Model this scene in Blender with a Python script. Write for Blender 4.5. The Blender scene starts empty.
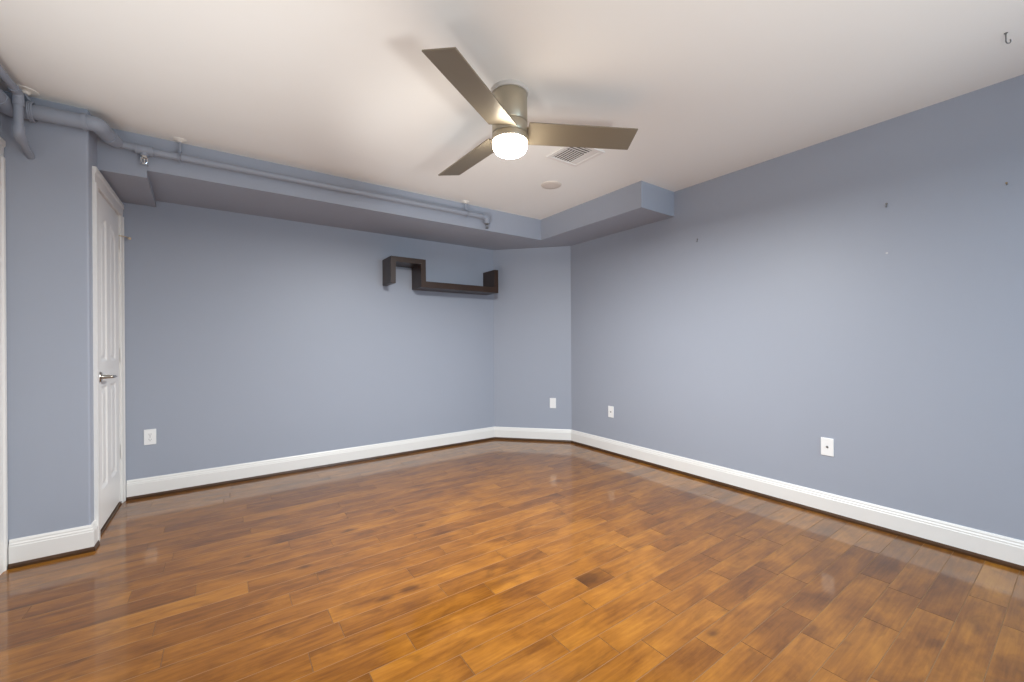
import bpy, bmesh, math, random
from mathutils import Vector, Matrix
random.seed(7)
PI = math.pi
sc = bpy.context.scene
COL = sc.collection

# ------------------------------------------------------------------ camera
F_PX, YAW, ROLL = 410.57, 0.61296, -0.006243
EYE = Vector((0, 0, 1.1402))
_fw = Vector((math.sin(YAW), math.cos(YAW), 0))
_r0 = Vector((math.cos(YAW), -math.sin(YAW), 0))
_u0 = _r0.cross(_fw)
_r = _r0 * math.cos(ROLL) + _u0 * math.sin(ROLL)
_u = _r.cross(_fw)
cd = bpy.data.cameras.new('camera')
cd.sensor_fit = 'HORIZONTAL'
cd.sensor_width = 36
cd.lens = F_PX / 1024 * 36
cd.shift_y = 0.98 / 1024
cd.clip_start = 0.02
cam = bpy.data.objects.new('camera', cd)
cam.matrix_world = Matrix(((_r.x, _u.x, -_fw.x, EYE.x), (_r.y, _u.y, -_fw.y, EYE.y), (_r.z, _u.z, -_fw.z, EYE.z), (0, 0, 0, 1)))
COL.objects.link(cam)
sc.camera = cam

# ------------------------------------------------------------------ world, light, exposure
w = bpy.data.worlds.new('world')
sc.world = w
w.use_nodes = True
w.node_tree.nodes['Background'].inputs['Color'].default_value = (0.70, 0.82, 1.0, 1)
w.node_tree.nodes['Background'].inputs['Strength'].default_value = 1.0  # overcast sky outside
vs = sc.view_settings
vs.view_transform = 'Standard'
vs.look = 'None'
vs.gamma = 1
vs.use_curve_mapping = False
vs.exposure = 0.0
try:
    sc.cycles.use_denoising = True
    sc.cycles.max_bounces = 14
    sc.cycles.diffuse_bounces = 8
    sc.cycles.glossy_bounces = 5
    sc.cycles.sample_clamp_indirect = 6
except Exception:
    pass
P = dict(dome=46.0, down=102.0, winA=6.0, winB=54.0, bounce=102.0, bounce2=95.0, bounce3=190.0)
W_COL = dict(dome=(1.0, 0.92, 0.80), down=(0.98, 1.0, 1.0), win=(0.54, 0.79, 1.0), bounce=(0.99, 0.98, 0.955))
DOME_STRENGTH = P['dome']


def area(name, loc, rot, sx, sy, watts, col, shape='RECTANGLE', spread=180):
    l = bpy.data.lights.new(name, 'AREA')
    l.shape = shape
    l.size, l.energy, l.color = sx, watts, col
    if shape == 'RECTANGLE': l.size_y = sy
    l.spread = math.radians(spread)
    o = bpy.data.objects.new(name, l)
    o.location = loc
    o.rotation_euler = rot
    COL.objects.link(o)
    return o


def spot(name, loc, aim, watts, col, cone, blend, rad):
    l = bpy.data.lights.new(name, 'SPOT')
    l.energy, l.color, l.spot_size, l.spot_blend, l.shadow_soft_size = watts, col, math.radians(cone), blend, rad
    o = bpy.data.objects.new(name, l)
    o.location = loc
    o.rotation_euler = (Vector(aim) - Vector(loc)).to_track_quat('-Z', 'Y').to_euler()
    COL.objects.link(o)
    return o


Y_REAR = -1.50
X_LEFT = -0.922
# daylight falling in through the two rear windows, from the sky above
if P['winA']: area('daylight', (0.30, Y_REAR - 0.55, 1.85), (math.radians(62), 0, 0), 1.3, 1.0, P['winA'], W_COL['win'], spread=140)
if P['winB']: area('daylight', (2.25, Y_REAR - 0.55, 1.85), (math.radians(62), 0, 0), 1.3, 1.0, P['winB'], W_COL['win'], spread=140)
# the fan's own lamp shines mostly downwards
if P['down']: area('fan_lamp', (1.222, 1.745, 2.104), (0, 0, 0), 0.14, 0.14, P['down'], W_COL['down'], 'DISK')
# unseen spots added to brighten the ceiling, in place of a bounced strobe
if P['bounce']: spot('ceiling_fill', (-0.55, 0.95, 0.60), (-0.25, 1.90, 2.44), P['bounce'], W_COL['bounce'], 66, 1.0, 0.15)
if P['bounce3']: spot('ceiling_fill', (-0.55, 0.95, 0.60), (1.72, 2.75, 2.44), P['bounce3'], W_COL['bounce'], 40, 1.0, 0.15)
if P['bounce2']: spot('ceiling_fill', (0.9, -0.4, 1.0), (0.9, 0.2, 2.44), P['bounce2'], W_COL['bounce'], 130, 0.5, 0.15)


# ------------------------------------------------------------------ materials
def mat(name, col, rough=0.5, metal=0.0, spec=0.5, bump=0.0, bscale=200, vary=0.0, vscale=3.0):
    m = bpy.data.materials.new(name)
    m.use_nodes = True
    nt = m.node_tree
    b = nt.nodes['Principled BSDF']
    b.inputs['Base Color'].default_value = (*col, 1)
    b.inputs['Roughness'].default_value = rough
    b.inputs['Metallic'].default_value = metal
    b.inputs['Specular IOR Level'].default_value = spec
    tc = nt.nodes.new('ShaderNodeTexCoord')
    if vary:
        n = nt.nodes.new('ShaderNodeTexNoise')
        n.inputs['Scale'].default_value = vscale
        n.inputs['Detail'].default_value = 4
        nt.links.new(tc.outputs['Object'], n.inputs['Vector'])
        mx = nt.nodes.new('ShaderNodeMix')
        mx.data_type = 'RGBA'
        nt.links.new(n.outputs['Fac'], mx.inputs[0])
        mx.inputs[6].default_value = (*[c * (1 - vary) for c in col], 1)
        mx.inputs[7].default_value = (*[min(1, c * (1 + vary)) for c in col], 1)
        nt.links.new(mx.outputs[2], b.inputs['Base Color'])
    if bump:
        n2 = nt.nodes.new('ShaderNodeTexNoise')
        n2.inputs['Scale'].default_value = bscale
        n2.inputs['Detail'].default_value = 3
        nt.links.new(tc.outputs['Object'], n2.inputs['Vector'])
        bp = nt.nodes.new('ShaderNodeBump')
        bp.inputs['Strength'].default_value = bump
        bp.inputs['Distance'].default_value = 0.002
        nt.links.new(n2.outputs['Fac'], bp.inputs['Height'])
        nt.links.new(bp.outputs['Normal'], b.inputs['Normal'])
    return m


M = {}
M['wall'] = mat('blue_wall_paint', (0.345, 0.375, 0.440), 0.48, spec=0.35, bump=0.05, bscale=260, vary=0.02, vscale=1.2)
M['ceil'] = mat('ceiling_paint', (0.855, 0.853, 0.825), 0.85, spec=0.2, bump=0.05, bscale=180, vary=0.012, vscale=1.5)
M['trim'] = mat('white_trim_paint', (0.79, 0.775, 0.745), 0.38, spec=0.45, vary=0.01)
M['door'] = mat('white_door_paint', (0.87, 0.855, 0.825), 0.38, spec=0.45, vary=0.01)
M['shoe'] = mat('dark_stained_shoe_wood', (0.062, 0.026, 0.008), 0.35, vary=0.35, vscale=9)
M['pipe'] = mat('shaded_blue_pipe_paint', (0.285, 0.315, 0.375), 0.42, spec=0.4, bump=0.08, bscale=90, vary=0.03, vscale=8)  # wall paint darkened; the shade up by the ceiling is put into the colour
M['plate'] = mat('white_plastic', (0.86, 0.86, 0.85), 0.3, spec=0.5, vary=0.01)
M['dark'] = mat('dark_slot', (0.02, 0.02, 0.02), 0.6, vary=0.1)
M['nickel'] = mat('brushed_nickel', (0.46, 0.405, 0.31), 0.36, metal=0.75, vary=0.04, vscale=30)
M['blade'] = mat('fan_blade_finish', (0.245, 0.207, 0.148), 0.40, metal=0.35, vary=0.04, vscale=14)
M['nailbrass'] = mat('aged_brass', (0.30, 0.22, 0.12), 0.4, metal=0.8, vary=0.05)
M['anchor'] = mat('grey_nylon', (0.60, 0.60, 0.60), 0.5, vary=0.05)
M['canopy'] = mat('canopy_paint', (0.55, 0.52, 0.48), 0.5, vary=0.02)
M['chrome'] = mat('chrome', (0.75, 0.75, 0.74), 0.16, metal=1.0, vary=0.02)
M['lever'] = mat('satin_nickel', (0.50, 0.46, 0.40), 0.28, metal=1.0, vary=0.02)
M['brass'] = mat('brass', (0.70, 0.58, 0.40), 0.3, metal=1.0, vary=0.02)
M['shelf'] = mat('espresso_veneer', (0.036, 0.017, 0.0085), 0.34, spec=0.5, vary=0.35, vscale=7)
M['vent'] = mat('white_enamel', (0.78, 0.76, 0.73), 0.4, vary=0.01)
M['duct'] = mat('duct_grey', (0.10, 0.085, 0.075), 0.7, vary=0.1)
M['cover'] = mat('beige_cover_plastic', (0.68, 0.62, 0.56), 0.55, vary=0.04, vscale=20)
M['rosette'] = mat('white_rosette_enamel', (0.84, 0.82, 0.76), 0.4, vary=0.02)
M['steel'] = mat('dull_steel', (0.20, 0.20, 0.195), 0.45, metal=0.6, vary=0.05)
M['spackle'] = mat('grey_spackle', (0.27, 0.29, 0.34), 0.7, vary=0.15, vscale=60)


def dome_mat():
    m = bpy.data.materials.new('lit_frosted_glass')
    m.use_nodes = True
    nt = m.node_tree
    b = nt.nodes['Principled BSDF']
    b.inputs['Base Color'].default_value = (0.9, 0.88, 0.82, 1)
    b.inputs['Roughness'].default_value = 0.4
    b.inputs['Emission Color'].default_value = (*W_COL['dome'], 1)
    b.inputs['Emission Strength'].default_value = DOME_STRENGTH
    return m


M['dome'] = dome_mat()


def pane_mat():
    m = bpy.data.materials.new('window_glass')
    m.use_nodes = True
    nt = m.node_tree
    nt.nodes.clear()
    out = nt.nodes.new('ShaderNodeOutputMaterial')
    mix = nt.nodes.new('ShaderNodeMixShader')
    tr = nt.nodes.new('ShaderNodeBsdfTransparent')
    gl = nt.nodes.new('ShaderNodeBsdfGlossy')
    gl.inputs['Roughness'].default_value = 0.02
    mix.inputs[0].default_value = 0.06
    nt.links.new(tr.outputs[0], mix.inputs[1])
    nt.links.new(gl.outputs[0], mix.inputs[2])
    nt.links.new(mix.outputs[0], out.inputs[0])
    return m


M['pane'] = pane_mat()

KNOTS = [(1.45, 1.405, 0.085), (0.585, 1.828, 0.035), (0.70, 1.835, 0.032), (0.40, 2.22, 0.05), (0.33, 2.33, 0.03), (0.62, 2.62, 0.04), (1.00, 2.42, 0.035), (0.10, 2.62, 0.025), (1.55, 0.86, 0.03)]


def floor_mat():
    m = bpy.data.materials.new('stained_hardwood')
    m.use_nodes = True
    nt = m.node_tree
    N, L = nt.nodes, nt.links
    b = N['Principled BSDF']
    at = N.new('ShaderNodeAttribute')
    at.attribute_name = 'plank'
    sep = N.new('ShaderNodeSeparateColor')
    L.new(at.outputs['Color'], sep.inputs[0])
    tc = N.new('ShaderNodeTexCoord')
    # a different stretch of wood for every plank
    off = N.new('ShaderNodeVectorMath'); off.operation = 'MULTIPLY_ADD'
    L.new(at.outputs['Color'], off.inputs[0])
    off.inputs[1].default_value = (0, 37, 53)
    L.new(tc.outputs['Object'], off.inputs[2])

    def noise(scale_vec, scale, detail, rough, dist=0.0):
        mp = N.new('ShaderNodeVectorMath'); mp.operation = 'MULTIPLY'
        L.new(off.outputs[0], mp.inputs[0])
        mp.inputs[1].default_value = scale_vec
        n = N.new('ShaderNodeTexNoise')
        n.inputs['Scale'].default_value = scale
        n.inputs['Detail'].default_value = detail
        n.inputs['Roughness'].default_value = rough
        n.inputs['Distortion'].default_value = dist
        L.new(mp.outputs[0], n.inputs['Vector'])
        return n

    def math_(op, a, bb, clamp=False):
        n = N.new('ShaderNodeMath'); n.operation = op; n.use_clamp = clamp
        for i, v in enumerate((a, bb)):
            if isinstance(v, (int, float)):
                n.inputs[i].default_value = v
            else:
                L.new(v, n.inputs[i])
        return n.outputs[0]

    cloud = noise((1.0, 2.2, 1), 3.2, 5, 0.6, 0.6)       # broad blotches along the board
    grain = noise((2.0, 34, 1), 2.2, 6, 0.65, 0.3)        # fine grain
    smudge = noise((1.0, 2.4, 1), 6.0, 3, 0.5, 0.5)      # darker mineral streaks
    t = math_('MULTIPLY', cloud.outputs['Fac'], 1.35)
    t = math_('ADD', t, math_('MULTIPLY', grain.outputs['Fac'], 0.80))
    t = math_('ADD', t, math_('MULTIPLY', sep.outputs[0], 0.62))
    t = math_('SUBTRACT', t, 0.925, True)
    cr = N.new('ShaderNodeValToRGB')
    e = cr.color_ramp.elements
    e[0].position, e[0].color = 0.0, (0.08237, 0.02785, 0.003763, 1)
    e[1].position, e[1].color = 1.0, (0.3373, 0.143, 0.01797, 1)
    x = cr.color_ramp.elements.new(0.35); x.color = (0.1608, 0.05713, 0.006627, 1)
    x = cr.color_ramp.elements.new(0.65); x.color = (0.2471, 0.09505, 0.01078, 1)
    L.new(t, cr.inputs[0])
    # dark smudges
    sm = N.new('ShaderNodeMapRange')
    sm.inputs[1].default_value, sm.inputs[2].default_value = 0.55, 0.80
    L.new(smudge.outputs['Fac'], sm.inputs[0])
    mx = N.new('ShaderNodeMix'); mx.data_type = 'RGBA'
    L.new(math_('MULTIPLY', sm.outputs[0], 0.62), mx.inputs[0])
    L.new(cr.outputs[0], mx.inputs[6])
    mx.inputs[7].default_value = (0.05883, 0.02013, 0.003594, 1)
    last = mx.outputs[2]
    # knots
    tot = None
    for kx, ky, kr in KNOTS:
        sub = N.new('ShaderNodeVectorMath'); sub.operation = 'SUBTRACT'
        L.new(tc.outputs['Object'], sub.inputs[0]); sub.inputs[1].default_value = (kx, ky, 0)
        scl = N.new('ShaderNodeVectorMath'); scl.operation = 'MULTIPLY'
        L.new(sub.outputs[0], scl.inputs[0]); scl.inputs[1].default_value = (0.8, 1.5, 0)
        ln = N.new('ShaderNodeVectorMath'); ln.operation = 'LENGTH'
        L.new(scl.outputs[0], ln.inputs[0])
        mr = N.new('ShaderNodeMapRange')
        mr.inputs[1].default_value, mr.inputs[2].default_value = kr * 1.15, kr * 0.2
        wob = math_('ADD', ln.outputs['Value'], math_('MULTIPLY', math_('SUBTRACT', smudge.outputs['Fac'], 0.5), kr * 3.2))
        L.new(wob, mr.inputs[0])
        tot = mr.outputs[0] if tot is None else math_('MAXIMUM', tot, mr.outputs[0])
    mk = N.new('ShaderNodeMix'); mk.data_type = 'RGBA'
    L.new(math_('MULTIPLY', tot, 0.62), mk.inputs[0])
    L.new(last, mk.inputs[6]); mk.inputs[7].default_value = (0.0353, 0.0124, 0.002527, 1)
    L.new(mk.outputs[2], b.inputs['Base Color'])
    rr = N.new('ShaderNodeMapRange')
    L.new(cloud.outputs['Fac'], rr.inputs[0])
    rr.inputs[3].default_value, rr.inputs[4].default_value = 0.30, 0.42
    L.new(rr.outputs[0], b.inputs['Roughness'])
    b.inputs['Specular IOR Level'].default_value = 0.08
    b.inputs['Coat Weight'].default_value = 1.0
    b.inputs['Coat Roughness'].default_value = 0.085
    b.inputs['Coat IOR'].default_value = 1.46
    bp = N.new('ShaderNodeBump')
    bp.inputs['Strength'].default_value = 0.006
    bp.inputs['Distance'].default_value = 0.004
    hs = noise((1.0, 1.6, 1), 9, 2, 0.5)                  # gentle hand-scraped waviness
    L.new(hs.outputs['Fac'], bp.inputs['Height'])
    L.new(bp.outputs['Normal'], b.inputs['Normal'])
    L.new(bp.outputs['Normal'], b.inputs['Coat Normal'])
    return m


M['floor'] = floor_mat()
M['joint'] = mat('floor_end_joint', (0.10, 0.05, 0.025), 0.75, spec=0.1, vary=0.1)
M['gap'] = mat('floor_gap', (0.25, 0.14, 0.07), 0.75, spec=0.1, vary=0.1)


# ------------------------------------------------------------------ mesh helpers
def obj(name, bm, m, parent=None, smooth=False, autosmooth=None):
    bmesh.ops.recalc_face_normals(bm, faces=bm.faces)
    me = bpy.data.meshes.new(name)
    bm.to_mesh(me)
    bm.free()
    ms = m if isinstance(m, (list, tuple)) else [m]
    for x in ms:
        me.materials.append(x)
    if smooth:
        for p in me.polygons:
            p.use_smooth = True
        if autosmooth is None:
            autosmooth = 40
        try:
            me.set_sharp_from_angle(angle=math.radians(autosmooth))
        except Exception:
            pass
    o = bpy.data.objects.new(name, me)
    COL.objects.link(o)
    if parent:
        o.parent = parent
    return o


def thing(name, label, cat, loc=(0, 0, 0), rot=(0, 0, 0), group=None, kind=None):
    o = bpy.data.objects.new(name, None)
    o.empty_display_size = 0.05
    o.location = loc
    o.rotation_euler = rot
    COL.objects.link(o)
    tag(o, label, cat, group, kind)
    return o


def tag(o, label=None, cat=None, group=None, kind=None):
    if label: o['label'] = label
    if cat: o['category'] = cat
    if group: o['group'] = group
    if kind: o['kind'] = kind
    return o


def box(bm, x0, x1, y0, y1, z0, z1, bev=0.0, seg=2, mi=0):
    vs_ = [bm.verts.new(p) for p in ((x0, y0, z0), (x1, y0, z0), (x1, y1, z0), (x0, y1, z0), (x0, y0, z1), (x1, y0, z1), (x1, y1, z1), (x0, y1, z1))]
    fs = []
    for q in ((0, 3, 2, 1), (4, 5, 6, 7), (0, 1, 5, 4), (1, 2, 6, 5), (2, 3, 7, 6), (3, 0, 4, 7)):
        f = bm.faces.new([vs_[i] for i in q]); f.material_index = mi; fs.append(f)
    if bev:
        ed = list({e for f in fs for e in f.edges})
        bmesh.ops.bevel(bm, geom=ed, offset=bev, segments=seg, affect='EDGES', profile=0.5)


def prism(bm, pts, z0, z1, bev=0.0):
    a = [bm.verts.new((x, y, z0)) for x, y in pts]
    b = [bm.verts.new((x, y, z1)) for x, y in pts]
    n = len(pts)
    fs = [bm.faces.new(a[::-1]), bm.faces.new(b)]
    for i in range(n):
        fs.append(bm.faces.new((a[i], a[(i + 1) % n], b[(i + 1) % n], b[i])))
    if bev:
        bmesh.ops.bevel(bm, geom=list({e for f in fs for e in f.edges}), offset=bev, segments=2, affect='EDGES', profile=0.5)


def lathe(bm, prof, n=48, center=(0, 0, 0), axis='Z', mi=0):
    """prof: list of (r, h) from one end to the other; r = 0 closes."""
    cx, cy, cz = center
    rings = []
    for r, h in prof:
        ring = []
        cnt = 1 if r < 1e-6 else n
        for k in range(cnt):
            a = 2 * PI * k / n
            c, s = r * math.cos(a), r * math.sin(a)
            if axis == 'Z': p = (cx + c, cy + s, cz + h)
            elif axis == 'X': p = (cx + h, cy + c, cz + s)
            else: p = (cx + s, cy + h, cz + c)
            ring.append(bm.verts.new(p))
        rings.append(ring)
    for a, b in zip(rings, rings[1:]):
        for k in range(n):
            k2 = (k + 1) % n
            if len(a) == 1 and len(b) == 1: continue
            if len(a) == 1: f = bm.faces.new((a[0], b[k], b[k2]))
            elif len(b) == 1: f = bm.faces.new((a[k], a[k2], b[0]))
            else: f = bm.faces.new((a[k], a[k2], b[k2], b[k]))
            f.material_index = mi


def tube(bm, pts, rad, n=20, cap=True, mi=0):
    """swept tube; rad is a number or one per point."""
    P = [Vector(p) for p in pts]
    R = rad if isinstance(rad, (list, tuple)) else [rad] * len(P)
    T = []
    for i in range(len(P)):
        t = Vector((0, 0, 0))
        if i > 0: t += (P[i] - P[i - 1]).normalized()
        if i < len(P) - 1: t += (P[i + 1] - P[i]).normalized()
        T.append(t.normalized())
    ref = Vector((0, 0, 1)) if abs(T[0].z) < 0.9 else Vector((1, 0, 0))
    u = (ref - T[0] * ref.dot(T[0])).normalized()
    rings = []
    for i, (p, t) in enumerate(zip(P, T)):
        u = (u - t * u.dot(t)).normalized()
        v = t.cross(u)
        rings.append([bm.verts.new(p + (u * math.cos(2 * PI * k / n) + v * math.sin(2 * PI * k / n)) * R[i]) for k in range(n)])
    for a, b in zip(rings, rings[1:]):
        for k in range(n):
            f = bm.faces.new((a[k], a[(k + 1) % n], b[(k + 1) % n], b[k])); f.material_index = mi
    if cap:
        bm.faces.new(rings[0][::-1]).material_index = mi
        bm.faces.new(rings[-1]).material_index = mi


def bend(pts, r, n=7):
    """round the corners of a polyline with fillets of about r."""
    P = [Vector(p) for p in pts]
    out = [P[0]]
    for i in range(1, len(P) - 1):
        a, b, c = P[i - 1], P[i], P[i + 1]
        d1, d2 = (a - b).normalized(), (c - b).normalized()
        q = min(r, (a - b).length * 0.48, (c - b).length * 0.48)
        s, e = b + d1 * q, b + d2 * q
        for k in range(n + 1):
            t = k / n
            out.append(s * (1 - t) ** 2 + b * 2 * t * (1 - t) + e * t ** 2)
    out.append(P[-1])
    return out


def sweep_plan(bm, path, prof, closed_ends=True):
    """path: plan polyline, the room on its left... prof: (offset into room, z)."""
    P = [Vector((x, y)) for x, y in path]
    nrm = []
    for a, b in zip(P, P[1:]):
        d = (b - a).normalized()
        nrm.append(Vector((d.y, -d.x)))            # room on the right-hand side of the path
    rings = []
    for i, p in enumerate(P):
        if i == 0: m_, k = nrm[0], 1
        elif i == len(P) - 1: m_, k = nrm[-1], 1
        else:
            m_ = (nrm[i - 1] + nrm[i]).normalized()
            k = 1 / max(0.2, m_.dot(nrm[i]))
        rings.append([bm.verts.new((p.x + m_.x * o * k, p.y + m_.y * o * k, z)) for o, z in prof])
    n = len(prof)
    for a, b in zip(rings, rings[1:]):
        for k in range(n):
            bm.faces.new((a[k], a[(k + 1) % n], b[(k + 1) % n], b[k]))
    bm.faces.new(rings[0][::-1]); bm.faces.new(rings[-1])


def struct(name, bm, m, parent=None, **kw):
    o = obj(name, bm, m, parent, **kw)
    if parent is None:
        o['kind'] = 'structure'
    return o


# ------------------------------------------------------------------ room geometry
H = 2.44
YB, XR, YN, XD = 4.0855, 3.2234, 3.2039, -0.605
C1, C2 = (2.612, YB), (XR, 3.42)                    # ends of the cut-off corner wall
T = 0.12

# floor: one mesh of planks, laid along x, with their own joints
ROW, Y0 = 0.112, 0.331
JOINTS = {
    -2: [2.54], -1: [2.71], 0: [2.41], 1: [1.70, 2.15, 2.50], 2: [1.84, 2.54], 3: [1.60, 1.95, 2.85], 4: [1.48, 2.23], 5: [1.30, 1.74, 2.20, 2.76],
    6: [1.18, 1.54, 1.97, 2.54], 7: [1.67, 2.09, 2.45], 8: [0.70, 1.29, 2.34], 9: [1.14, 1.38, 1.54, 1.95, 2.70], 10: [0.58, 1.79, 2.12], 11: [0.25, 1.00, 1.92],
    12: [0.38, 0.82, 1.41, 2.30], 13: [0.36, 1.21, 1.99], 14: [0.75, 1.33, 2.45], 15: [0.24, 0.98, 1.85], 16: [0.37, 1.21, 1.91, 2.87], 17: [0.09, 0.92, 2.05],
    18: [-0.11, 0.73, 1.58, 2.14], 19: [-0.35, 0.50, 1.75], 20: [-0.69, 0.30, 1.32], 21: [-0.25, 0.95, 1.78], 22: [0.66, 1.55], 23: [0.13, 0.88, 2.2],
    24: [0.66, 1.9], 25: [0.10, 1.26], 26: [-0.30, 0.98], 27: [0.13, 0.88, 1.89], 28: [1.24]}
TONES = {(8, 1.5): 0.66, (7, 1.8): 0.22, (9, 1.45): 0.30, (8, 1.0): 0.66}


def build_floor():
    rnd = random.Random(21)
    bm = bmesh.new()
    lay = bm.loops.layers.float_color.new('plank')
    xa, xb = X_LEFT - 0.02, XR + 0.02
    g, d = 0.0004, 0.0010
    r0 = int(math.floor((Y_REAR - Y0) / ROW)) - 1
    r1 = int(math.ceil((YB - Y0) / ROW)) + 1
    prev = 0.5
    for r in range(r0, r1):
        js = sorted(JOINTS.get(r, []))
        if not js:
            js = [xa + rnd.uniform(0.2, 1.0)]
        while js[0] - xa > 1.25: js.insert(0, js[0] - rnd.uniform(0.5, 1.1))
        while xb - js[-1] > 1.25: js.append(js[-1] + rnd.uniform(0.5, 1.1))
        ed = [xa] + [j for j in js if xa + .03 < j < xb - .03] + [xb]
        y0, y1 = Y0 + r * ROW, Y0 + (r + 1) * ROW
        for x0, x1 in zip(ed, ed[1:]):
            tone = min(1, max(0, rnd.gauss(0.52, 0.125)))
            for (rr, xx), tv in TONES.items():
                if rr == r and x0 < xx < x1: tone = tv
            cv = (tone, rnd.random(), rnd.random(), 1)
            top = [bm.verts.new(p) for p in ((x0 + g + d, y0 + g + d, 0), (x1 - g - d, y0 + g + d, 0), (x1 - g - d, y1 - g - d, 0), (x0 + g + d, y1 - g - d, 0))]
            low = [bm.verts.new(p) for p in ((x0 + g, y0 + g, -d), (x1 - g, y0 + g, -d), (x1 - g, y1 - g, -d), (x0 + g, y1 - g, -d))]
            fs = [bm.faces.new(top)]
            for i in range(4):
                fs.append(bm.faces.new((low[i], low[(i + 1) % 4], top[(i + 1) % 4], top[i])))
            for i_, f in enumerate(fs[1:]): f.material_index = 1 if i_ % 2 == 0 else 2
            for f in fs:
                for l in f.loops: l[lay] = cv
    zz = -0.0013
    q = [bm.verts.new(p) for p in ((xa - T, Y_REAR - T, zz), (xb + T, Y_REAR - T, zz), (xb + T, YB + T, zz), (xa - T, YB + T, zz))]
    f = bm.faces.new(q); f.material_index = 1
    q2 = [bm.verts.new((v.co.x, v.co.y, -0.06)) for v in q]
    for i in range(4):
        bm.faces.new((q[i], q[(i + 1) % 4], q2[(i + 1) % 4], q2[i])).material_index = 1
    bm.faces.new(q2[::-1]).material_index = 1
    return struct('floor', bm, [M['floor'], M['gap'], M['joint']])


build_floor()

bm = bmesh.new(); box(bm, X_LEFT - T, XR + T, Y_REAR - T, YB + T, H, H + 0.1); struct('ceiling', bm, M['ceil'])
bm = bmesh.new(); box(bm, XD, C1[0] + 0.1, YB, YB + T, 0, H); struct('wall_back', bm, M['wall'])
bm = bmesh.new(); box(bm, XR, XR + T, Y_REAR, C2[1] + 0.1, 0, H); struct('wall_right', bm, M['wall'])
dx, dy = C2[0] - C1[0], C2[1] - C1[1]
ln = math.hypot(dx, dy); nx, ny = -dy / ln, dx / ln
bm = bmesh.new(); prism(bm, [C1, C2, (C2[0] + nx * T, C2[1] + ny * T), (C1[0] + nx * T, C1[1] + ny * T)], 0, H); struct('wall_corner', bm, M['wall'])


def wall_with_hole(name, u0, u1, hole, place):
    """a wall slab between u0 and u1 with one opening (h0, h1, z0, z1); place(bm, u0, u1, z0, z1) adds a block."""
    bm = bmesh.new()
    for h0, h1, z0, z1 in [hole] if not isinstance(hole, list) else hole:
        pass
    holes = hole if isinstance(hole, list) else [hole]
    cur = u0
    for h0, h1, z0, z1 in holes:
        place(bm, cur, h0, 0, H)
        if z0 > 0: place(bm, h0, h1, 0, z0)
        place(bm, h0, h1, z1, H)
        cur = h1
    place(bm, cur, u1, 0, H)
    struct(name, bm, M['wall'])


# wall that holds the door (faces the room, at x = XD), then its jog towards the camera
L0, L1, LH = 3.362, 4.036, 2.075                     # door opening
wall_with_hole('wall_door', YN + 0.10, YB + T, (L0, L1, 0, LH), lambda b, a, c, z0, z1: box(b, XD - T, XD, a, c, z0, z1))
bm = bmesh.new(); box(bm, X_LEFT - T, XD, YN, YN + 0.10, 0, H, 0.0)
for e in list(bm.edges):
    a, c = e.verts
    if abs(a.co.x - XD) < 1e-5 and abs(c.co.x - XD) < 1e-5 and abs(a.co.y - YN) < 1e-5 and abs(c.co.y - YN) < 1e-5:
        bmesh.ops.bevel(bm, geom=[e], offset=0.010, segments=4, affect='EDGES', profile=0.5)
        break
struct('wall_jog', bm, M['wall'])
D0, D1 = 2.33, 3.113                                  # second door, in the left wall
wall_with_hole('wall_left', Y_REAR, YN, (D0, D1, 0, LH + 0.025), lambda b, a, c, z0, z1: box(b, X_LEFT - T, X_LEFT, a, c, z0, z1))
WIN = [(-0.35, 0.95, 0.85, 2.10), (1.60, 2.90, 0.85, 2.10)]
wall_with_hole('wall_rear', X_LEFT - T, XR + T, WIN, lambda b, a, c, z0, z1: box(b, a, c, Y_REAR - T, Y_REAR, z0, z1))

# bulkhead under the ceiling, and the lower duct box over the door
YS, XS, YE, ZS = 3.398, 2.775, 2.112, 2.224
bm = bmesh.new()
prism(bm, [(-0.384, YS), (XS, YS), (XS, YE), (XR, YE), (XR, C2[1]), C1, (-0.410, YB)], ZS, H)
struct('trim_1', bm, M['wall'])
bm = bmesh.new(); prism(bm, [(XD, YS), (-0.384, YS), (-0.410, YB), (XD, YB)], 2.177, H); struct('trim_2', bm, M['wall'])

# baseboards with a stepped cap, and the dark shoe moulding below them
BP = [(0, 0.018), (0.015, 0.018), (0.015, 0.108), (0.0125, 0.112), (0.0125, 0.120), (0.0085, 0.126), (0.0085, 0.134), (0.004, 0.1437), (0, 0.1437)]
SP = [(0, 0.0), (0.022, 0.0), (0.022, 0.012), (0.019, 0.021), (0.012, 0.027), (0.0, 0.029)]
CAS = 3.280                                            # near edge of the door casing
for nm, path in (('left', [(X_LEFT, Y_REAR), (X_LEFT, D0 - 0.09)]), ('jog', [(X_LEFT + 0.022, YN), (XD, YN), (XD, CAS)])):
    bm = bmesh.new(); sweep_plan(bm, path, BP); struct('baseboard_' + nm, bm, M['trim'])
    bm = bmesh.new(); sweep_plan(bm, path, SP); struct({'left': 'trim_3', 'jog': 'trim_4'}[nm], bm, M['shoe'])


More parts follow.
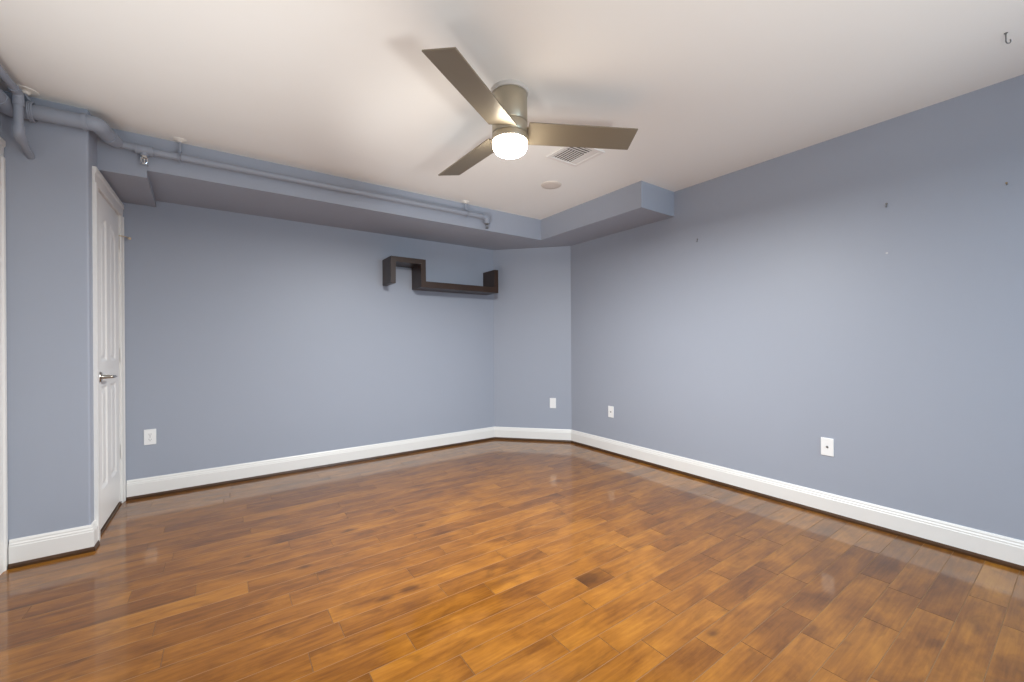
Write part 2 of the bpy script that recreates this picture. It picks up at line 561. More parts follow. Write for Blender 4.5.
def mitred(names, path, prof, m):
    """one object per straight run, mitred where the runs meet."""
    P = [Vector(p) for p in path]
    ns = []
    for a, b in zip(P, P[1:]):
        d = (b - a).normalized(); ns.append(Vector((d.y, -d.x)))
    def ring(i):
        if i == 0: mm, k = ns[0], 1
        elif i == len(P) - 1: mm, k = ns[-1], 1
        else:
            mm = (ns[i - 1] + ns[i]).normalized(); k = 1 / mm.dot(ns[i])
        return [(P[i].x + mm.x * o * k, P[i].y + mm.y * o * k, z) for o, z in prof]
    for i, nm in enumerate(names):
        bm = bmesh.new()
        A = [bm.verts.new(p) for p in ring(i)]; B = [bm.verts.new(p) for p in ring(i + 1)]
        n = len(A)
        for k in range(n):
            bm.faces.new((A[k], A[(k + 1) % n], B[(k + 1) % n], B[k]))
        bm.faces.new(A[::-1]); bm.faces.new(B)
        struct(nm, bm, m)


loop = [(XD + 0.022, YB), C1, C2, (XR, Y_REAR)]
mitred(['baseboard_back', 'baseboard_corner', 'baseboard_right'], loop, BP, M['trim'])
mitred(['trim_5', 'trim_6', 'trim_7'], loop, SP, M['shoe'])
bm = bmesh.new(); sweep_plan(bm, [(XR - 0.03, Y_REAR), (X_LEFT + 0.03, Y_REAR)], BP); struct('baseboard_rear', bm, M['trim'])


# ------------------------------------------------------------------ doors
def sd_poly(px, pz, poly):
    """signed distance to a polygon, negative inside."""
    d = 1e9; inside = False
    n = len(poly)
    for i in range(n):
        ax, az = poly[i]; bx, bz = poly[(i + 1) % n]
        ex, ez = bx - ax, bz - az
        wx, wz = px - ax, pz - az
        t = max(0, min(1, (wx * ex + wz * ez) / (ex * ex + ez * ez)))
        d = min(d, (wx - ex * t) ** 2 + (wz - ez * t) ** 2)
        if (az > pz) != (bz > pz) and px < (bx - ax) * (pz - az) / (bz - az) + ax:
            inside = not inside
    return -math.sqrt(d) if inside else math.sqrt(d)


def smooth(a, b, x):
    t = max(0, min(1, (x - a) / (b - a)))
    return t * t * (3 - 2 * t)


def make_door(name, label, xw, y0, y1, zh, wc_near, wc_far, handle_at, leaf_z, stop=True):
    """a door in a wall at x = xw that faces +x; local frame is the world's, shifted to (xw, y0)."""
    d = thing(name, label, 'door', (xw, y0, 0), kind='structure')
    W = y1 - y0
    # casing: two legs and a head with a stepped face, and the jamb that lines the opening
    bm = bmesh.new()
    def leg(y_out, y_in):
        q = lambda t: y_out + (y_in - y_out) * t
        pts = [(0.0, q(0)), (0.017, q(0)), (0.018, q(0.10)), (0.018, q(0.30)), (0.0125, q(0.40)), (0.011, q(0.92)), (0.009, q(1)), (0.0, q(1))]
        prism(bm, pts, 0, zh - 0.0065)
    leg(-wc_near, -0.0005)
    leg(W + wc_far, W + 0.0005)
    hd = 0.088
    prof = [(0.0, 0), (0.009, 0), (0.011, 0.08), (0.0125, 0.60), (0.018, 0.70), (0.018, 0.90), (0.017, 1), (0.0, 1)]
    A = [bm.verts.new((x, -wc_near, zh - 0.006 + hd * t)) for x, t in prof]
    B = [bm.verts.new((x, W + wc_far, zh - 0.006 + hd * t)) for x, t in prof]
    bm.faces.new(A[::-1]); bm.faces.new(B)
    for k in range(8): bm.faces.new((A[k], A[(k + 1) % 8], B[(k + 1) % 8], B[k]))
    obj('casing', bm, M['trim'], d)
    bm = bmesh.new()
    box(bm, -T, 0.0085, 0.0, 0.010, 0, zh - 0.0105)
    box(bm, -T, 0.0085, W - 0.010, W, 0, zh - 0.0105)
    box(bm, -T, 0.0085, 0.0, W, zh - 0.010, zh)
    obj('jamb', bm, M['trim'], d)
    # leaf with four raised panels, the upper pair under one arch
    a, b = 0.013, W - 0.013
    z0, z1 = 0.026, leaf_z
    m_out, m_mid = 0.118, 0.105
    cx = (a + b) / 2
    cols = [(a + m_out, cx - m_mid / 2), (cx + m_mid / 2, b - m_out + 0.01)]
    panels = []
    half = (cols[1][1] - cols[0][0]) / 2
    arch = lambda y: 1.860 + 0.078 * max(0.0, 1 - ((y - cx) / half) ** 2) ** 0.8
    for c0, c1 in cols:
        panels.append([(c0, 0.255), (c1, 0.255), (c1, 0.880), (c0, 0.880)])
        up = [(c0, 1.035), (c1, 1.035)]
        for k in range(13):
            y = c1 + (c0 - c1) * k / 12
            up.append((y, arch(y)))
        panels.append(up)
    step = 0.0065
    ny_, nz_ = int((b - a) / step), int((z1 - z0) / (step * 1.35))
    bm = bmesh.new()
    grid = []
    bbs = [(min(p[0] for p in q), max(p[0] for p in q), min(p[1] for p in q), max(p[1] for p in q)) for q in panels]
    for i in range(ny_ + 1):
        y = a + (b - a) * i / ny_
        colv = []
        for k in range(nz_ + 1):
            z = z0 + (z1 - z0) * k / nz_
            h = 0.0
            for q, bb in zip(panels, bbs):
                if bb[0] - .01 < y < bb[1] + .01 and bb[2] - .01 < z < bb[3] + .01:
                    s = -sd_poly(y, z, q)              # positive inside
                    if s > 0:
                        h = -0.010 * smooth(0.0, 0.013, s) + 0.008 * smooth(0.020, 0.042, s)
            colv.append(bm.verts.new((-0.004 + h, y, z)))
        grid.append(colv)
    for i in range(ny_):
        for k in range(nz_):
            bm.faces.new((grid[i][k], grid[i + 1][k], grid[i + 1][k + 1], grid[i][k + 1]))
    back = [bm.verts.new((-0.039, y, z)) for y, z in ((a, z0), (b, z0), (b, z1), (a, z1))]
    bm.faces.new(back)
    edge_lo = [grid[i][0] for i in range(ny_ + 1)]; edge_hi = [grid[i][nz_] for i in range(ny_ + 1)]
    bm.faces.new(edge_lo + [back[1], back[0]])
    bm.faces.new(edge_hi + [back[2], back[3]])
    bm.faces.new(list(grid[0]) + [back[3], back[0]])
    bm.faces.new(list(grid[ny_]) + [back[2], back[1]])
    leaf = obj('leaf', bm, M['door'], d, smooth=True, autosmooth=50)
    # hinges on the far side
    far = handle_at == 'near'
    for k, z in enumerate((1.863, 1.066, 0.372)):
        bm = bmesh.new()
        yh = W - 0.0115 if far else 0.0115
        lathe(bm, [(0, -0.046), (0.006, -0.046), (0.006, 0.046), (0, 0.046)], 12, (0.005, yh, z))
        lathe(bm, [(0, 0.046), (0.0045, 0.047), (0.0045, 0.051), (0, 0.053)], 12, (0.005, yh, z))
        hg = obj('hinge', bm, M['trim'], d, smooth=True)
        hg['label'] = 'white painted butt hinge'
        if k == 0 and far and stop:
            bm = bmesh.new()
            tube(bm, bend([(0.008, yh, z + 0.056), (0.030, yh + 0.004, z + 0.056), (0.050, yh + 0.030, z + 0.050)], 0.015), 0.0035, 10)
            lathe(bm, [(0, 0), (0.009, 0.001), (0.010, 0.006), (0.006, 0.012), (0, 0.013)], 14, (0.050, yh + 0.022, z + 0.050), 'Y')
            lathe(bm, [(0.0, -0.003), (0.010, -0.003), (0.010, 0.003), (0, 0.003)], 14, (0.005, yh, z + 0.056))
            ds = obj('door_stop', bm, M['brass'], d, smooth=True)
            ds['label'] = 'brass hinge-pin door stop'
    # lever handle
    yh = 0.078 if far else W - 0.078
    sg = 1 if far else -1
    bm = bmesh.new()
    lathe(bm, [(0, 0.0), (0.032, 0.0), (0.032, 0.004), (0.028, 0.010), (0.014, 0.012), (0.011, 0.016), (0.011, 0.045), (0, 0.045)], 32, (-0.004, yh, 0.945), 'X')
    pts = bend([(0.030, yh, 0.945), (0.052, yh, 0.945), (0.054, yh + sg * 0.04, 0.943), (0.050, yh + sg * 0.125, 0.938)], 0.018)
    tube(bm, pts, [0.010] * 9 + [0.009] * (len(pts) - 10) + [0.0055], 14)
    hn = obj('handle', bm, M['lever'], d, smooth=True)
    hn['label'] = 'satin nickel door lever on a round rose'
    return d


make_door('door_1', 'white arch-panel door beneath the boxed-in duct, with a lever handle', XD, L0, L1, LH, L0 - CAS, 0.046, 'near', LH - 0.015)
make_door('door_2', 'white door in the side wall beside the sprinkler pipes, only its casing edge showing', X_LEFT, D0, D1, LH + 0.025, 0.085, 0.088, 'near', LH + 0.010, stop=False)
# dark threshold under the first door
bm = bmesh.new(); box(bm, XD - 0.10, XD + 0.004, L0 + 0.011, L1 - 0.011, 0, 0.016, 0.004); struct('trim_8', bm, M['shoe'])
bm = bmesh.new(); box(bm, X_LEFT - 0.10, X_LEFT + 0.004, D0 + 0.011, D1 - 0.011, 0, 0.016, 0.004); struct('trim_9', bm, M['shoe'])


# ------------------------------------------------------------------ rear windows (behind the camera)
for k, (h0, h1, z0, z1) in enumerate(WIN):
    wn = thing('window_%d' % (k + 1), ['white framed window in the rear wall, beside the second door', 'white framed window in the rear wall, close to the long blue wall'][k], 'window', (h0, Y_REAR, z0), kind='structure')
    W_, Z_ = h1 - h0, z1 - z0
    bm = bmesh.new()
    for a, b, c, d in ((0, W_, 0, .05), (0, W_, Z_ - .05, Z_), (0, .05, .05, Z_ - .05), (W_ - .05, W_, .05, Z_ - .05), (.05, W_ - .05, Z_ / 2 - .02, Z_ / 2 + .02)):
        box(bm, a, b, -0.085, -0.035, c, d, 0.003)
    for a, b, c, d in ((-.07, 0, -.07, Z_ + .07), (W_, W_ + .07, -.07, Z_ + .07), (0, W_, Z_, Z_ + .07), (0, W_, -.07, 0)):
        box(bm, a, b, 0.0, 0.016, c, d, 0.003)
    obj('window_frame', bm, M['trim'], wn)
    bm = bmesh.new(); box(bm, .045, W_ - .045, -.062, -.058, .045, Z_ - .045); obj('pane', bm, M['pane'], wn)

# ------------------------------------------------------------------ ceiling fan
FX, FY, FS = 1.222, 1.745, 1.02
fan = thing('ceiling_fan', 'brushed nickel three-bladed ceiling fan with a lit frosted drum light', 'ceiling fan', (FX, FY, 2.0))
zf = lambda z: z - 2.0
bm = bmesh.new(); lathe(bm, [(0, zf(2.44)), (0.097, zf(2.44)), (0.098, zf(2.430)), (0.095, zf(2.421)), (0.0, zf(2.421))], 64)
cn = obj('canopy', bm, M['canopy'], fan, smooth=True); cn['label'] = 'pale ceiling ring'
R_ = 0.0915
bm = bmesh.new()
lathe(bm, [(0, zf(2.421)), (0.088, zf(2.421)), (0.088, zf(2.414)), (R_ - .001, zf(2.413)), (R_, zf(2.411)), (R_, zf(2.2725)), (R_ - .001, zf(2.2710)), (0.087, zf(2.2710)), (0.087, zf(2.2665)), (0, zf(2.2665))], 72)
obj('motor_housing', bm, M['nickel'], fan, smooth=True)
bm = bmesh.new()
lathe(bm, [(0, zf(2.2665)), (R_ - .001, zf(2.2665)), (R_, zf(2.265)), (R_, zf(2.216)), (R_ - .001, zf(2.2145)), (0.087, zf(2.2145)), (0.087, zf(2.211)), (0, zf(2.211))], 72)
obj('blade_hub', bm, M['nickel'], fan, smooth=True)
bm = bmesh.new()
lathe(bm, [(0, zf(2.211)), (R_ - .001, zf(2.211)), (R_, zf(2.2095)), (R_, zf(2.180)), (R_ - .0015, zf(2.177)), (0, zf(2.177))], 72)
obj('light_collar', bm, M['nickel'], fan, smooth=True)
bm = bmesh.new()
prof = [(0, zf(2.177)), (0.0885, zf(2.177)), (0.090, zf(2.168)), (0.0895, zf(2.155)), (0.0865, zf(2.142)), (0.080, zf(2.130)), (0.070, zf(2.121)), (0.056, zf(2.1145)), (0.040, zf(2.111)), (0.020, zf(2.109)), (0, zf(2.1085))]
lathe(bm, prof, 64)
ld = obj('light_shade', bm, M['dome'], fan, smooth=True); ld['label'] = 'glowing frosted glass drum shade'
th_hi, th_lo = 3.8077, 3.5811
for k in range(3):
    bm = bmesh.new()
    rot = k * 2 * PI / 3
    A = Vector((0.6588 * math.cos(th_hi + rot), 0.6588 * math.sin(th_hi + rot), 0)) * FS     # lower edge, tip
    B = Vector((0.6542 * math.cos(th_lo + rot), 0.6542 * math.sin(th_lo + rot), 0)) * FS     # upper edge, tip
    A.z, B.z = zf(2.2071), zf(2.2438)
    mid = (A + B) / 2
    ax = Vector((mid.x, mid.y, 0)).normalized()
    rA, rB = A.dot(ax), B.dot(ax)
    A0, B0 = A - ax * (rA - 0.091), B - ax * (rB - 0.091)
    nrm = (A - A0).cross(B0 - A0).normalized()
    t_ = 0.0035
    q = [A0, A, B, B0]
    lo = [bm.verts.new(p - nrm * t_) for p in q]; hi = [bm.verts.new(p + nrm * t_) for p in q]
    fs = [bm.faces.new(lo[::-1]), bm.faces.new(hi)]
    for i in range(4): fs.append(bm.faces.new((lo[i], lo[(i + 1) % 4], hi[(i + 1) % 4], hi[i])))
    bmesh.ops.bevel(bm, geom=list({e for f in fs for e in f.edges}), offset=0.0015, segments=2, affect='EDGES', profile=0.5)
    bl = obj('blade', bm, M['blade'], fan)
    bm = bmesh.new()
    sd = (A0 - B0).normalized()
    up = Vector((0, 0, 1))
    c0, c1 = (A0 + B0) / 2 - ax * 0.045, (A0 + B0) / 2 + ax * 0.055
    nn = nrm if nrm.z > 0 else -nrm
    for p in ((0, 1),):
        lo = [bm.verts.new(c + sd * w_ + nn * 0.0035) for c, w_ in ((c0, -.045), (c1, -.030), (c1, .030), (c0, .045))]
        hi = [bm.verts.new(v.co + nn * 0.006) for v in lo]
        bm.faces.new(lo[::-1]); bm.faces.new(hi)
        for i in range(4): bm.faces.new((lo[i], lo[(i + 1) % 4], hi[(i + 1) % 4], hi[i]))
    obj('blade_bracket', bm, M['nickel'], bl)

# ------------------------------------------------------------------ ceiling register
vx0, vx1, vy0, vy1 = 1.855, 2.140, 1.925, 2.212
vent = thing('ceiling_vent', 'square white louvred air register flush on the ceiling behind a fan blade', 'vent', ((vx0 + vx1) / 2, (vy0 + vy1) / 2, H))
hx, hy = (vx1 - vx0) / 2, (vy1 - vy0) / 2
bm = bmesh.new()
bd = 0.030
for a, b, c, d in ((-hx, hx, -hy, -hy + bd), (-hx, hx, hy - bd, hy), (-hx, -hx + bd, -hy + bd, hy - bd), (hx - bd, hx, -hy + bd, hy - bd)):
    box(bm, a, b, c, d, -0.010, -0.001, 0.003)
box(bm, 0.055, hx - bd, -hy + bd, hy - bd, -0.007, -0.001, 0.001)       # plain strip beside the louvres
for sx, sy in ((0.095, hy - .10), (0.095, hy - .125)):
    box(bm, sx - .004, sx + .004, sy - .002, sy + .002, -0.0078, -0.006)
obj('frame', bm, M['vent'], vent)
bm = bmesh.new(); box(bm, -hx + bd, 0.055, -hy + bd, hy - bd, -0.0018, -0.0006); obj('duct_opening', bm, M['duct'], vent)
def slat(bm, p, along, lng, tilt):
    w_, t_ = 0.0062, 0.0008
    m_ = Matrix.Translation(p) @ Matrix.Rotation(0 if along == 'Y' else PI / 2, 4, 'Z') @ Matrix.Rotation(tilt, 4, 'Y')
    v0 = len(bm.verts)
    tmp = bmesh.new(); box(tmp, -w_, w_, -lng / 2, lng / 2, -t_, t_)
    tmp.transform(m_)
    vm = {v: bm.verts.new(v.co) for v in tmp.verts}
    for f in tmp.faces: bm.faces.new([vm[v] for v in f.verts])
    tmp.free()
ys0, ys1 = -hy + bd + 0.075, hy - bd
for k in range(7):
    bm = bmesh.new()
    slat(bm, Vector((-hx + bd + 0.012 + k * 0.0225, (ys0 + ys1) / 2, -0.0062)), 'Y', ys1 - ys0 - 0.002, math.radians(-8))
    obj('louvre', bm, M['vent'], vent)
for k in range(3):
    bm = bmesh.new()
    slat(bm, Vector(((-hx + bd + 0.055) / 2, -hy + bd + 0.014 + k * 0.024, -0.0062)), 'X', 0.055 + hx - bd - 0.002, math.radians(-8))
    obj('louvre', bm, M['vent'], vent)

# round cover on the ceiling
bm = bmesh.new(); lathe(bm, [(0, 0), (0.084, 0), (0.084, -0.003), (0.079, -0.007), (0.05, -0.0095), (0, -0.010)], 56, (2.229, 2.590, H))
tag(obj('ceiling_cover_plate', bm, M['cover'], smooth=True), 'round beige cover plate on the ceiling near the inside corner of the bulkhead', 'cover plate')

# screw hook in the ceiling
hk = bmesh.new()
HX, HY = 2.727, 0.215
pts = [(HX, HY, H + 0.0), (HX, HY, H - 0.030)]
for k in range(11):
    a = PI * 1.25 * k / 10
    c = 0.010
    pts.append((HX + (c - c * math.cos(a)) * 0.8, HY - (c - c * math.cos(a)) * 0.6, H - 0.034 - c * math.sin(a)))
tube(hk, pts, 0.0022, 10)
lathe(hk, [(0, 0), (0.006, 0), (0.006, -0.002), (0, -0.003)], 16, (HX, HY, H))
tag(obj('screw_hook', hk, M['steel'], smooth=True), 'small steel screw hook hanging from the bare ceiling', 'hook')

# ------------------------------------------------------------------ zigzag wall shelf
sh = bmesh.new()
S0, S1 = 1.301, 2.517
yf, yb = YB - 0.250, YB
pr = [(1.301, 1.709), (1.349, 1.709), (1.349, 1.916), (1.606, 1.916), (1.606, 1.688), (2.517, 1.688), (2.517, 1.944), (2.469, 1.944), (2.469, 1.748), (1.655, 1.748), (1.655, 1.965), (1.301, 1.965)]
fr = [sh.verts.new((x, yf, z)) for x, z in pr]; bk = [sh.verts.new((x, yb, z)) for x, z in pr]
fs = [sh.faces.new(fr[::-1]), sh.faces.new(bk)]
for i in range(len(pr)):
    fs.append(sh.faces.new((fr[i], fr[(i + 1) % len(pr)], bk[(i + 1) % len(pr)], bk[i])))
bmesh.ops.bevel(sh, geom=list({e for f in fs for e in f.edges}), offset=0.0015, segments=1, affect='EDGES', profile=0.5)
tag(obj('wall_shelf', sh, M['shelf']), 'dark brown zigzag floating shelf on the blue wall', 'shelf')


# ------------------------------------------------------------------ wall plates
def plate(name, label, cat, loc, rz, kind, group=None):
    """local frame: x along the wall, -y out into the room."""
    t = thing(name, label, cat, loc, (0, 0, rz), group)
    bm = bmesh.new()
    box(bm, -0.035, 0.035, -0.0055, 0.0, -0.0575, 0.0575, 0.002)
    obj('face_plate', bm, M['plate'], t)
    if kind == 'duplex':
        for z in (0.0195, -0.0195):
            bm = bmesh.new()
            pts = []
            for k in range(28):
                a = 2 * PI * k / 28
                pts.append((0.0172 * math.cos(a), max(-0.0135, min(0.0135, 0.0172 * math.sin(a)))))
            f0 = [bm.verts.new((x, -0.0052, z + y)) for x, y in pts]; f1 = [bm.verts.new((x, -0.0078, z + y)) for x, y in pts]
            bm.faces.new(f0); bm.faces.new(f1[::-1])
            for i in range(28): bm.faces.new((f0[i], f0[(i + 1) % 28], f1[(i + 1) % 28], f1[i]))
            rc = obj('receptacle', bm, M['plate'], t)
            for sx, hh in ((-0.006, 0.0045), (0.006, 0.0037)):
                bm = bmesh.new(); box(bm, sx - .0011, sx + .0011, -0.0081, -0.0070, z + 0.002 - hh, z + 0.002 + hh); obj('slot', bm, M['dark'], rc)
            bm = bmesh.new(); lathe(bm, [(0, -0.0081), (0.0024, -0.0081), (0.0024, -0.0070), (0, -0.0070)], 12, (0, 0, z - 0.0085), 'Y'); obj('ground_hole', bm, M['dark'], rc)
        bm = bmesh.new(); lathe(bm, [(0, -0.0066), (0.0026, -0.0063), (0.003, -0.0050), (0, -0.0050)], 14, (0, 0, 0), 'Y'); obj('screw', bm, M['steel'], t, smooth=True)
    if kind == 'coax':
        bm = bmesh.new(); lathe(bm, [(0, -0.013), (0.0025, -0.013), (0.0045, -0.0128), (0.0045, -0.007), (0.0070, -0.007), (0.0070, -0.005), (0, -0.005)], 18, (0, 0, 0), 'Y')
        obj('coaxial_jack', bm, M['steel'], t, smooth=True)
    if kind in ('coax', 'blank'):
        for z in (0.0415, -0.0415):
            bm = bmesh.new(); lathe(bm, [(0, -0.0066), (0.0026, -0.0063), (0.003, -0.0050), (0, -0.0050)], 14, (0, 0, z), 'Y'); obj('screw', bm, M['plate'], t, smooth=True)
    return t


plate('wall_outlet', 'white duplex power outlet on the blue wall beside the door', 'outlet', (-0.452, YB, 0.445), 0, 'duplex')
ca = math.atan2(C2[1] - C1[1], C2[0] - C1[0])
pm = Vector((3.087, 3.580, 0.4387))
tpar = ((pm.x - C1[0]) * (C2[0] - C1[0]) + (pm.y - C1[1]) * (C2[1] - C1[1])) / ln ** 2
plate('blank_wall_plate', 'plain white blank plate on the narrow angled corner wall', 'wall plate', (C1[0] + (C2[0] - C1[0]) * tpar, C1[1] + (C2[1] - C1[1]) * tpar, 0.4387), ca, 'blank')
plate('cable_wall_plate', 'white cable jack plate on the long blue wall, the one close to the corner', 'wall plate', (XR, 2.838, 0.424), -PI / 2, 'coax')
plate('cable_wall_plate', 'white cable jack plate in the middle of the long blue wall, bigger in view', 'wall plate', (XR, 1.010, 0.443), -PI / 2, 'coax')

# ------------------------------------------------------------------ nails and marks on the long wall
def nail(name, label, y, z, kind, m):
    bm = bmesh.new()
    if kind == 'nail':
        tube(bm, [(XR + 0.0, y, z), (XR - 0.016, y, z + 0.004)], 0.0022, 10)
        lathe(bm, [(0, -0.0015), (0.0045, -0.0015), (0.0045, 0.0005), (0, 0.001)], 12, (XR - 0.016, y, z + 0.004), 'X')
    elif kind == 'hook':
        pts = [(XR - 0.002, y, z + 0.012), (XR - 0.004, y, z - 0.004)]
        for k in range(8):
            a = PI * k / 7
            pts.append((XR - 0.010 + 0.006 * math.cos(a), y, z - 0.006 - 0.006 * math.sin(a)))
        tube(bm, pts, 0.0018, 8)
        lathe(bm, [(0, 0), (0.006, 0), (0.006, -0.003), (0, -0.004)], 14, (XR, y, z + 0.010), 'X')
    elif kind == 'anchor':
        lathe(bm, [(0, 0.0), (0.0058, 0.0), (0.0054, -0.003), (0.003, -0.0035), (0, -0.0025)], 16, (XR, y, z), 'X')
    return tag(obj(name, bm, m, smooth=True), label, 'hook' if kind == 'hook' else kind)


nail('picture_hook', 'tiny dark hook on the long wall, just past the end of the bulkhead', 1.898, 1.973, 'hook', M['steel'])
nail('picture_hook', 'tiny dark hook on the long wall, straight above the pale wall anchor', 0.711, 1.936, 'hook', M['steel'])
nail('wall_anchor', 'tiny pale screw anchor on the long wall, straight below a dark hook', 0.711, 1.654, 'anchor', M['anchor'])
nail('brass_nail', 'tiny brass nail high on the long wall, the one most distant from the bulkhead', 0.254, 1.916, 'nail', M['nailbrass'])

# ------------------------------------------------------------------ sprinkler pipes
PIPE = M['pipe']
run = thing('sprinkler_pipe', 'long blue-painted sprinkler pipe along the bulkhead below the ceiling', 'pipe', (-0.39, 3.348, 2.32))
o0 = Vector((-0.39, 3.348, 2.32))
def L_(*p): return tuple(Vector(p) - o0)
bm = bmesh.new()
tube(bm, [L_(X_LEFT + 0.038, Y_REAR, 2.334), L_(X_LEFT + 0.038, 3.09, 2.334)], 0.035, 24)
obj('side_pipe', bm, PIPE, run, smooth=True)
bm = bmesh.new()
tube(bm, bend([L_(X_LEFT + 0.038, 3.02, 2.334), L_(X_LEFT + 0.038, 3.156, 2.334), L_(-0.80, 3.156, 2.344)], 0.06), 0.0385, 24)
obj('elbow', bm, PIPE, run, smooth=True)
bm = bmesh.new()
tube(bm, [L_(-0.82, 3.156, 2.344), L_(-0.60, 3.156, 2.350)], 0.038, 24)
obj('main_pipe', bm, PIPE, run, smooth=True)
bm = bmesh.new()
tube(bm, [L_(-0.618, 3.156, 2.350), L_(-0.598, 3.156, 2.351)], 0.0445, 28)
tube(bm, bend([L_(-0.60, 3.156, 2.350), L_(-0.556, 3.152, 2.350), L_(-0.545, 3.245, 2.346), L_(-0.528, 3.30, 2.342)], 0.04), 0.040, 24)
tube(bm, [L_(-0.538, 3.265, 2.344), L_(-0.510, 3.335, 2.338)], [0.0435, 0.033], 24)
obj('offset_fitting', bm, PIPE, run, smooth=True)
bm = bmesh.new()
tube(bm, bend([L_(-0.525, 3.30, 2.341), L_(-0.495, 3.348, 2.337), L_(-0.35, 3.348, 2.328), L_(2.050, 3.348, 2.335)], 0.03), 0.0215, 20)
obj('branch_pipe', bm, PIPE, run, smooth=True)
# tee with a pendant sprinkler
bm = bmesh.new()
tube(bm, [L_(-0.430, 3.348, 2.330), L_(-0.350, 3.348, 2.329)], 0.0275, 22)
for xx in (-0.430, -0.357):
    tube(bm, [L_(xx, 3.348, 2.330), L_(xx + 0.009, 3.348, 2.330)], 0.031, 22)
tube(bm, [L_(-0.390, 3.348, 2.325), L_(-0.390, 3.348, 2.292)], 0.020, 20)
obj('tee_fitting', bm, PIPE, run, smooth=True)


def sprinkler(loc, m, parent, s=1.0):
    bm = bmesh.new()
    x, y, z = loc
    lathe(bm, [(0, 0), (0.016 * s, 0), (0.017 * s, -0.004 * s), (0.017 * s, -0.013 * s), (0.010 * s, -0.016 * s), (0.006 * s, -0.020 * s), (0, -0.020 * s)], 20, (x, y, z))
    for sg in (-1, 1):
        tube(bm, bend([(x + sg * 0.012 * s, y, z - 0.012 * s), (x + sg * 0.015 * s, y, z - 0.028 * s), (x + sg * 0.003 * s, y, z - 0.046 * s)], 0.008 * s), 0.0028 * s, 8)
    lathe(bm, [(0, -0.044 * s), (0.005 * s, -0.044 * s), (0.0185 * s, -0.048 * s), (0.0185 * s, -0.0505 * s), (0, -0.0505 * s)], 20, (x, y, z))
    lathe(bm, [(0, -0.018 * s), (0.003 * s, -0.020 * s), (0.003 * s, -0.044 * s), (0, -0.045 * s)], 10, (x, y, z))
    o = obj('sprinkler_head', bm, m, parent, smooth=True)
    return o


sp = sprinkler(L_(-0.390, 3.348, 2.294), M['chrome'], run, 1.12); sp['label'] = 'chrome pendant sprinkler head'
bm = bmesh.new()
tube(bm, bend([L_(2.020, 3.348, 2.335), L_(2.066, 3.348, 2.335), L_(2.070, 3.348, 2.285)], 0.03), 0.027, 20)
tube(bm, [L_(2.070, 3.348, 2.292), L_(2.070, 3.348, 2.275)], 0.029, 20)
obj('elbow', bm, PIPE, run, smooth=True)
sp = sprinkler(L_(2.070, 3.348, 2.278), M['steel'], run, 0.95); sp['label'] = 'dull dark sprinkler head'


def hanger(x, y, zp, rp, jog=0.0):
    """ceiling rosette, rod and ring that carry the pipe."""
    bm = bmesh.new()
    X, Y, Z = L_(x, y, H)
    lathe(bm, [(0, 0), (0.036, 0), (0.034, -0.004), (0.016, -0.010), (0.010, -0.016), (0, -0.016)], 28, (X, Y, Z))
    rs = obj('ceiling_rosette', bm, M['rosette'], run, smooth=True); rs['label'] = 'white ceiling rosette'
    bm = bmesh.new()
    z1 = zp + rp + 0.004 - o0.z
    pts = [(X, Y, Z - 0.014), (X, Y, z1 + 0.025), (X + jog, Y, z1 - 0.004)] if jog else [(X, Y, Z - 0.014), (X, Y, z1 - 0.004)]
    tube(bm, pts, 0.006, 12)
    lathe(bm, [(0, 0), (0.010, 0), (0.010, -0.011), (0, -0.011)], 6, (X + jog, Y, z1 + 0.018))
    n = 28
    ring = [(X + jog + 0.0, Y + (rp + 0.003) * math.cos(2 * PI * k / n), zp - o0.z + (rp + 0.003) * math.sin(2 * PI * k / n)) for k in range(n + 1)]
    for a in (-0.007, 0.0, 0.007):
        tube(bm, [(p[0] + a, p[1], p[2]) for p in ring], 0.0030, 8, cap=False)
    tube(bm, [(X + jog, Y, zp - o0.z - rp - 0.002), (X + jog, Y, zp - o0.z - rp - 0.016)], 0.005, 10)
    obj('hanger', bm, PIPE, run, smooth=True)


hanger(-0.218, 3.348, 2.329, 0.0215)
hanger(1.840, 3.348, 2.334, 0.0215, 0.012)

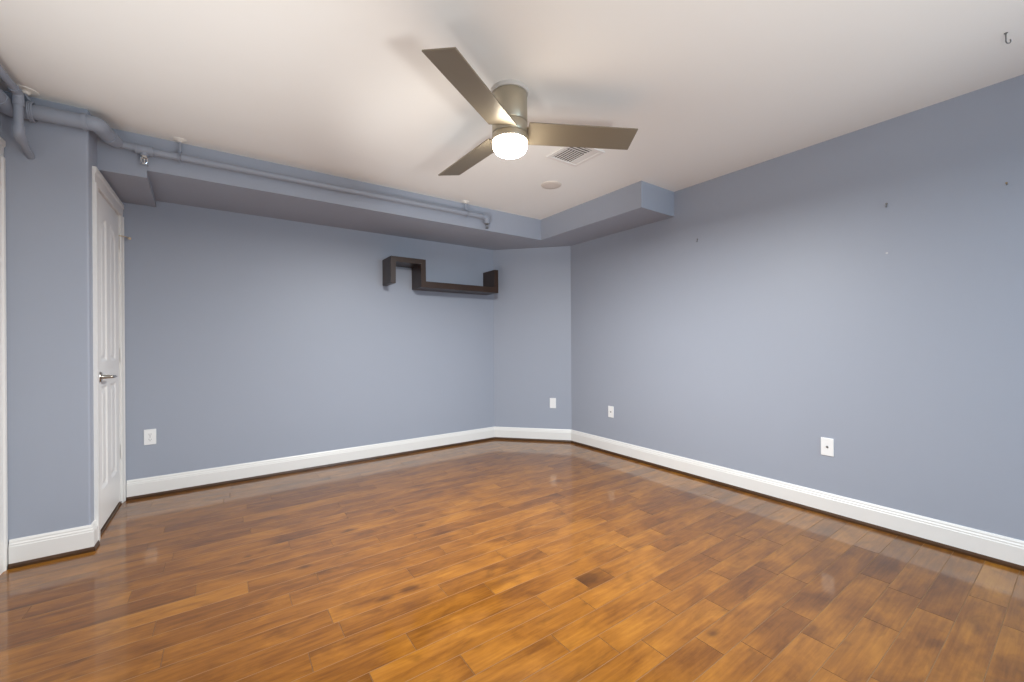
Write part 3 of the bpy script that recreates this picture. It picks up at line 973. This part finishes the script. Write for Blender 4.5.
# the thinner pipe in the corner that drops and turns into the wall
p2 = thing('drop_pipe', 'thin blue-painted pipe in the corner, dropping down and bending into the wall', 'pipe', (-0.836, 3.09, 2.2))
o0 = Vector((-0.836, 3.09, 2.2))
bm = bmesh.new(); tube(bm, [L_(-0.823, Y_REAR, 2.392), L_(-0.823, 3.01, 2.386)], 0.0165, 18); obj('side_pipe', bm, PIPE, p2, smooth=True)
bm = bmesh.new(); tube(bm, bend([L_(-0.823, 3.00, 2.386), L_(-0.823, 3.06, 2.386), L_(-0.823, 3.06, 2.325)], 0.035), 0.0205, 18); obj('elbow', bm, PIPE, p2, smooth=True)
bm = bmesh.new(); tube(bm, [L_(-0.823, 3.06, 2.34), L_(-0.823, 3.06, 2.20)], 0.0165, 18); obj('drop', bm, PIPE, p2, smooth=True)
bm = bmesh.new(); tube(bm, bend([L_(-0.823, 3.06, 2.225), L_(-0.823, 3.06, 2.187), L_(-0.822, 3.105, 2.167)], 0.025), 0.021, 18); obj('elbow', bm, PIPE, p2, smooth=True)
bm = bmesh.new(); tube(bm, [L_(-0.822, 3.095, 2.171), L_(-0.818, YN, 2.125)], 0.0155, 18); obj('wall_stub', bm, PIPE, p2, smooth=True)
# its neighbour's hanger in the corner
o0 = Vector((-0.39, 3.348, 2.32))
bm = bmesh.new()
X, Y, Z = L_(-0.822, 3.138, H)
lathe(bm, [(0, 0.0), (0.050, 0.0), (0.049, -0.004), (0.022, -0.009), (0.016, -0.020), (0, -0.020)], 32, (X, Y, Z))
rs = obj('ceiling_rosette', bm, M['rosette'], run, smooth=True); rs['label'] = 'white ceiling rosette with a raised edge'
bm = bmesh.new()
tube(bm, [(X, Y, Z - 0.018), (X + 0.02, Y + 0.016, 2.350 + 0.036 - o0.z)], 0.0065, 12)
X += 0.02
n = 28
ring = [(X, L_(0, 3.156, 0)[1] + 0.047 * math.cos(2 * PI * k / n), 2.344 - o0.z + 0.047 * math.sin(2 * PI * k / n)) for k in range(n + 1)]
for a in (-0.007, 0, 0.007):
    tube(bm, [(p[0] + a, p[1], p[2]) for p in ring], 0.004, 8, cap=False)
obj('hanger', bm, PIPE, run, smooth=True)
